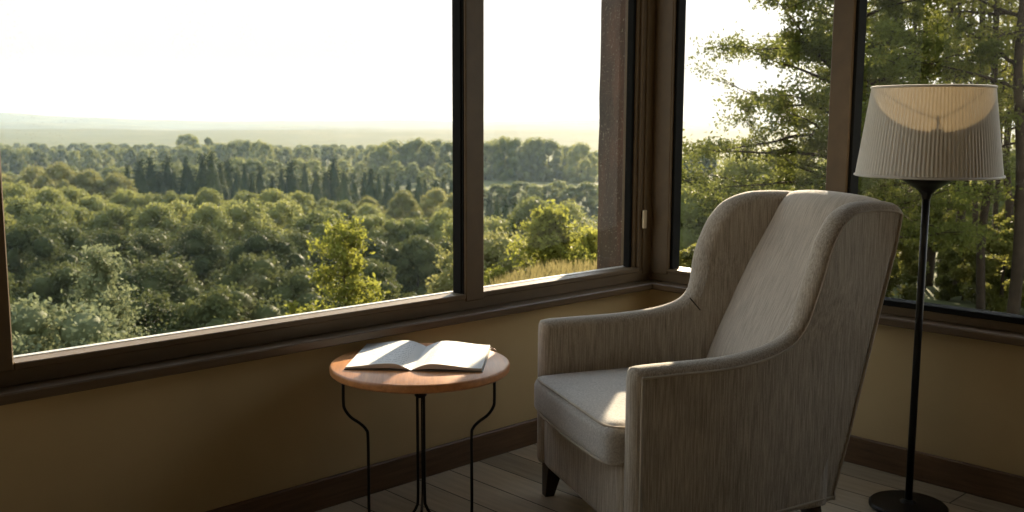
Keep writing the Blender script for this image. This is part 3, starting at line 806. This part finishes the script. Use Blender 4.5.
# ---- trees with their own branches and leaves (near)
def branchy(name, height, crown0, spread, nbr, nleaf, lsize, seed, leafmat_, trunk_r, lean=(0, 0), up=.25, spray=.10, clear=0.0):
    """returns (trunk mesh, branch mesh, foliage mesh)"""
    global rng
    rng = np.random.default_rng(seed); rr = random.Random(seed)
    tp = []
    for i in range(9):
        u = i / 8; tp.append((lean[0] * u * u + rr.uniform(-.03, .03) * height * .3 * (u > 0), lean[1] * u * u + rr.uniform(-.03, .03) * height * .3 * (u > 0), height * u))
    T = spline(tp, 4); k = len(T)
    tm = MB().tube(T, [trunk_r * (1 - .85 * i / (k - 1)) for i in range(k)], 8)
    bm_ = MB(); L = []
    for b in range(nbr):
        u = crown0 + (1 - crown0) * (b + rr.random()) / nbr; p = T[min(k - 1, int(u * (k - 1)))]
        a = b * 2.4 + rr.uniform(-.5, .5); ln = spread * (1.05 - .75 * (u - crown0) / (1 - crown0)) * rr.uniform(.6, 1.1)
        q = [np.array(p)]; dirv = np.array([math.cos(a), math.sin(a), up + rr.uniform(-.15, .3)])
        for s_ in range(6):
            dirv = dirv + np.array([rr.uniform(-.25, .25), rr.uniform(-.25, .25), rr.uniform(-.2, .16)]); q.append(q[-1] + dirv / np.linalg.norm(dirv) * ln / 6)
        bm_.tube(q, [max(.003, trunk_r * .35 * (1 - i / 6.3)) for i in range(7)], 5)
        Q = spline(q, 4)
        for tw in range(7):
            st = Q[rr.randrange(len(Q) // 4, len(Q))]; da = rr.uniform(0, 2 * PI); tl = ln * rr.uniform(.15, .34)
            dv = np.array([math.cos(da), math.sin(da), rr.uniform(-.3, .5)]); en = st + dv / np.linalg.norm(dv) * tl
            bm_.tube([st, (st + en) / 2 + np.array([0, 0, .02]), en], [.006, .004, .002], 4)
            m = max(4, nleaf // (nbr * 7)); uu = rng.uniform(.1, 1.1, m)[:, None]
            L.append(st + (en - st) * uu + rng.normal(0, spray, (m, 3)) * (.5 + .5 * uu))
    lv, lf = leaves(np.concatenate(L), lsize, .3, .5, .4)
    tmesh = npmesh('trunk', [(tm.v, tm.f, M['bark'], True)]); bmesh_ = npmesh('branches', [(bm_.v, bm_.f, M['bark'], True)]); lmesh = npmesh('foliage', [(lv, lf, leafmat_, False)])
    return tmesh, bmesh_, lmesh
def put(meshes, name, loc, rz, label, cat='tree', group=None, sc=1.0):
    r_ = empty(name, loc, rz); tag(r_, label, cat, group); r_.scale = (sc, sc, sc)
    for n_, me in zip(('trunk', 'branches', 'foliage'), meshes): link(bpy.data.objects.new(n_, me), r_)
    return r_
def put_at(meshes, name, px, dist, rz, label, **kw):
    x, y = place(px, dist); return put(meshes, name, (x, y, ground(x, y) - .05), rz, label, **kw)
# bright young tree beneath the left window
def bush_h(px, dist, row): x, y = place(px, dist); return ztop(px, row, dist) - ground(x, y)
h_ = bush_h(345, 13, 222)
B1 = branchy('young_tree', h_, .30, 1.02, 56, 13000, .06, 41, M['leaf_bright'], .025, up=.35, spray=.07)
put_at(B1, 'young_tree', 343, 13, .3, 'young yellow-green leafy tree just outside the left window above the side table')
h_ = bush_h(293, 12.4, 280)
B2 = branchy('sapling', max(.5, h_), .1, .16, 10, 500, .06, 42, M['leaf_bright'], .01, up=1.2, spray=.035)
put_at(B2, 'sapling', 293, 12.4, .3, 'small yellow-green sprig just left of the young yellow-green tree', cat='sapling')
h_ = bush_h(548, 19, 216)
B3 = branchy('leafy_shrub', h_, .03, 1.0, 34, 7000, .09, 43, M['leaf_bright'], .03, up=.8, spray=.09)
put_at(B3, 'leafy_shrub', 550, 19, .3, 'conical yellow-green shrub on the grassy edge seen through the middle pane', cat='shrub')
B4 = branchy('leafy_shrub', 1.0, .03, .6, 24, 3500, .07, 44, M['leaf_bright'], .02, up=.7, spray=.09)
for px, d_, s_, lb in ((497, 17, .7, 'low yellow-green shrub just right of the window mullion'), (441, 14.5, .4, 'low yellow-green shrub just left of the window mullion'),
                       (590, 20, 1.2, 'yellow-green shrub beside the weathered outside post'), (520, 24, 1.5, 'bushy shrub behind the grassy edge left of the conical shrub')):
    put_at(B4, 'leafy_shrub', px, d_, s_ * 9, lb, cat='shrub', sc=s_)
# feathery tree whose branches reach across the right window
F1 = branchy('feathery_tree', 5.15, .20, 2.5, 90, 130000, .044, 51, M['leaf_near'], .075, lean=(.0, .0), up=.14, spray=.07)
put_at(F1, 'feathery_tree', 846, 12, 2.1, 'feathery dark-leaved tree whose branches reach left across the right window')
# tall thin trees behind the lamp
TA = branchy('slender_tree', 8.5, .22, 1.5, 44, 10000, .055, 61, M['leaf_dark'], .055, lean=(.3, .1), up=.25, spray=.10)
TC = branchy('slender_tree', 7.5, .15, 1.3, 42, 9000, .055, 62, M['leaf_near'], .045, lean=(-.3, .2), up=.3, spray=.10)
TD = branchy('slender_tree', 8.0, .30, 1.2, 34, 6500, .052, 63, M['leaf_dark'], .07, lean=(.1, -.4), up=.3, spray=.09)
TE = branchy('slender_tree', 8.5, .35, .9, 26, 4500, .052, 64, M['leaf_dark'], .055, lean=(-.2, .3), up=.4, spray=.09)
near = [(TD, 930, 16.5, 0.2, 'thick slender-trunked tree rising directly above the lampshade'), (TD, 960, 15.5, 1.0, None), (TA, 985, 13.5, 2.0, None), (TE, 900, 17.5, 3.0, None),
        (TD, 1016, 12.0, 4.0, None), (TD, 1003, 18.5, 5.0, None), (TE, 884, 19.5, .5, None), (TD, 1050, 14, 2.5, None), (TE, 1040, 19, 4.5, None), (TE, 872, 23, 1.9, None), (TE, 877, 16, .4, None), (TC, 905, 21, 1.4, None), (TE, 941, 18, 3.4, None), (TE, 953, 23, 4.4, None), (TE, 975, 19, 5.4, None), (TE, 995, 22, .9, None), (TE, 1010, 21, 1.9, None)]
for me, px, d_, rz, lb in near:
    put_at(me, 'slender_tree', px, d_, rz, lb or 'slender dark-trunked tree in the shady wood behind the floor lamp', group=None if lb else 'slender trees behind the lamp')
# lower broadleaf thicket filling in behind
row_of(690, 800, 26, 30, 3, [(690, 180), (800, 150)], 10, PB, 'broadleaf_tree', .8, 'broad leafy tree behind the feathery tree in the right window', 'broad trees behind the feathery tree')
row_of(865, 1060, 38, 40, 3, [(865, 150), (1060, 140)], 20, PB, 'broadleaf_tree', .7, 'broad leafy tree at the back of the wood behind the lamp', 'broad trees at the back of the lamp wood')
PU = broad_proto('undergrowth_bush', M['leaf_dark'], nb=26, nl=420, seed=71, lsize=.035, wide=.6)
for i, (px, d_) in enumerate([(700, 13), (742, 12), (790, 13), (835, 12), (880, 14), (925, 16), (965, 15), (1005, 14), (1045, 15), (860, 18), (945, 21), (1020, 21)]):
    x, y = place(px, d_); o = bpy.data.objects.new('undergrowth_bush', PU); link(o); s_ = .9 + .25 * (i % 3); o.location = (x, y, ground(x, y) - .1); o.scale = (s_ * 1.1, s_ * 1.1, s_); o.rotation_euler = (0, 0, i)
    tag(o, 'low dark bush in the undergrowth beneath the right window', 'bush', 'undergrowth bushes')
# dry grass on the terrace edge
G = []; nG = 30000
for i in range(nG):
    px = R.uniform(290, 760); d_ = R.uniform(8, 24); x, y = place(px, d_); G.append((x, y, ground(x, y), d_))
G = np.array(G); hh = rng.uniform(.06, .26, nG); an = rng.uniform(0, 2 * PI, nG); wv = .006 + .0006 * G[:, 3]
b0 = G[:, :3] + np.stack([np.cos(an) * wv, np.sin(an) * wv, 0 * an], 1); b1 = G[:, :3] - np.stack([np.cos(an) * wv, np.sin(an) * wv, 0 * an], 1)
tp_ = G[:, :3] + np.stack([rng.normal(0, .05, nG), rng.normal(0, .05, nG), hh], 1)
gv = np.stack([b0, b1, tp_], 1).reshape(-1, 3); gm = npmesh('dry_grass', [(gv, np.arange(3 * nG).reshape(-1, 3), M['grass'], False)])
o = link(bpy.data.objects.new('dry_grass', gm)); tag(o, 'short dry grass along the terrace edge outside the windows', 'grass', kind='stuff')

# ------------------------------------------------------------------ haze
t = bpy.data.materials.new('valley_haze'); t.use_nodes = True; nt = t.node_tree; nt.nodes.clear()
out = nt.nodes.new('ShaderNodeOutputMaterial'); vs = nt.nodes.new('ShaderNodeVolumeScatter'); va = nt.nodes.new('ShaderNodeVolumeAbsorption'); ad = nt.nodes.new('ShaderNodeAddShader')
HAZE = .00015
vs.inputs['Color'].default_value = (.58, .80, 1.0, 1); vs.inputs['Density'].default_value = HAZE; vs.inputs['Anisotropy'].default_value = .05
va.inputs['Color'].default_value = (.9, .9, .88, 1); va.inputs['Density'].default_value = HAZE * 2.1
nt.links.new(vs.outputs[0], ad.inputs[0]); nt.links.new(va.outputs[0], ad.inputs[1]); nt.links.new(ad.outputs[0], out.inputs['Volume'])
mb = MB()
def corner(th, d_): return (CAM[0] + d_ * math.cos(hd - math.radians(th)), CAM[1] + d_ * math.sin(hd - math.radians(th)))
A = [corner(-55, 26), corner(-20, 26), corner(20, 26), corner(55, 26), corner(55, 8500), corner(20, 5700), corner(-20, 5700), corner(-55, 8500)]
v = [(x, y, -60) for x, y in A] + [(x, y, 60) for x, y in A]
mb.add(v, [tuple(range(8))[::-1], tuple(range(8, 16))] + [(i, (i + 1) % 8, 8 + (i + 1) % 8, 8 + i) for i in range(8)])
hz = mb.build('valley_haze', t); tag(hz, 'thin golden haze hanging over the valley and the distant hills', 'haze', kind='stuff')

# ------------------------------------------------------------------ light
ELEV = math.radians(20.5); sd = Vector((1.765, 1.0, 0)).normalized() * math.cos(ELEV); sd.z = math.sin(ELEV)
SUN = 15.5
sl = bpy.data.lights.new('sun', 'SUN'); sl.energy = SUN; sl.color = (1.0, .83, .60); sl.angle = math.radians(.9)
so = link(bpy.data.objects.new('sun', sl)); so.rotation_euler = (-sd).to_track_quat('-Z', 'Y').to_euler(); so.location = (4, 3, 5)
W = bpy.data.worlds.new('sky'); S.world = W; W.use_nodes = True; nt = W.node_tree; nt.nodes.clear()
wo = nt.nodes.new('ShaderNodeOutputWorld'); bg = nt.nodes.new('ShaderNodeBackground'); tc = nt.nodes.new('ShaderNodeTexCoord')
sx = nt.nodes.new('ShaderNodeSeparateXYZ'); nt.links.new(tc.outputs['Generated'], sx.inputs[0])
rp = nt.nodes.new('ShaderNodeValToRGB'); e = rp.color_ramp.elements
stops = [(0.0, (1.25, 1.16, 1.02)), (.015, (1.12, 1.05, .94)), (.06, (.94, .90, .82)), (.13, (.98, .96, .915)), (.28, (1.35, 1.42, 1.45)), (.6, (1.1, 1.25, 1.42)), (1.0, (.7, .85, 1.1))]
while len(e) < len(stops): e.new(.5)
for i, (p, c) in enumerate(stops): e[i].position = p; e[i].color = (*c, 1)
nt.links.new(sx.outputs[2], rp.inputs[0])
# brighter around the sun
dt = nt.nodes.new('ShaderNodeVectorMath'); dt.operation = 'DOT_PRODUCT'; nt.links.new(tc.outputs['Generated'], dt.inputs[0]); dt.inputs[1].default_value = sd
m1 = nt.nodes.new('ShaderNodeMath'); m1.operation = 'MAXIMUM'; m1.inputs[1].default_value = 0; nt.links.new(dt.outputs['Value'], m1.inputs[0])
m2 = nt.nodes.new('ShaderNodeMath'); m2.operation = 'POWER'; m2.inputs[1].default_value = 40; nt.links.new(m1.outputs[0], m2.inputs[0])
m3 = nt.nodes.new('ShaderNodeMath'); m3.operation = 'MULTIPLY_ADD'; m3.inputs[1].default_value = 1.6; m3.inputs[2].default_value = 1.0; nt.links.new(m2.outputs[0], m3.inputs[0])
nt.links.new(rp.outputs[0], bg.inputs['Color']); nt.links.new(m3.outputs[0], bg.inputs['Strength']); nt.links.new(bg.outputs[0], wo.inputs['Surface'])

S.view_settings.view_transform = 'Standard'; S.view_settings.look = 'None'; S.view_settings.gamma = 1; S.view_settings.exposure = 0.32
S.view_settings.use_curve_mapping = False
S.cycles.use_denoising = True
S.cycles.max_bounces = 10; S.cycles.diffuse_bounces = 6; S.cycles.transparent_max_bounces = 16; S.cycles.volume_bounces = 0
S.cycles.sample_clamp_indirect = 6
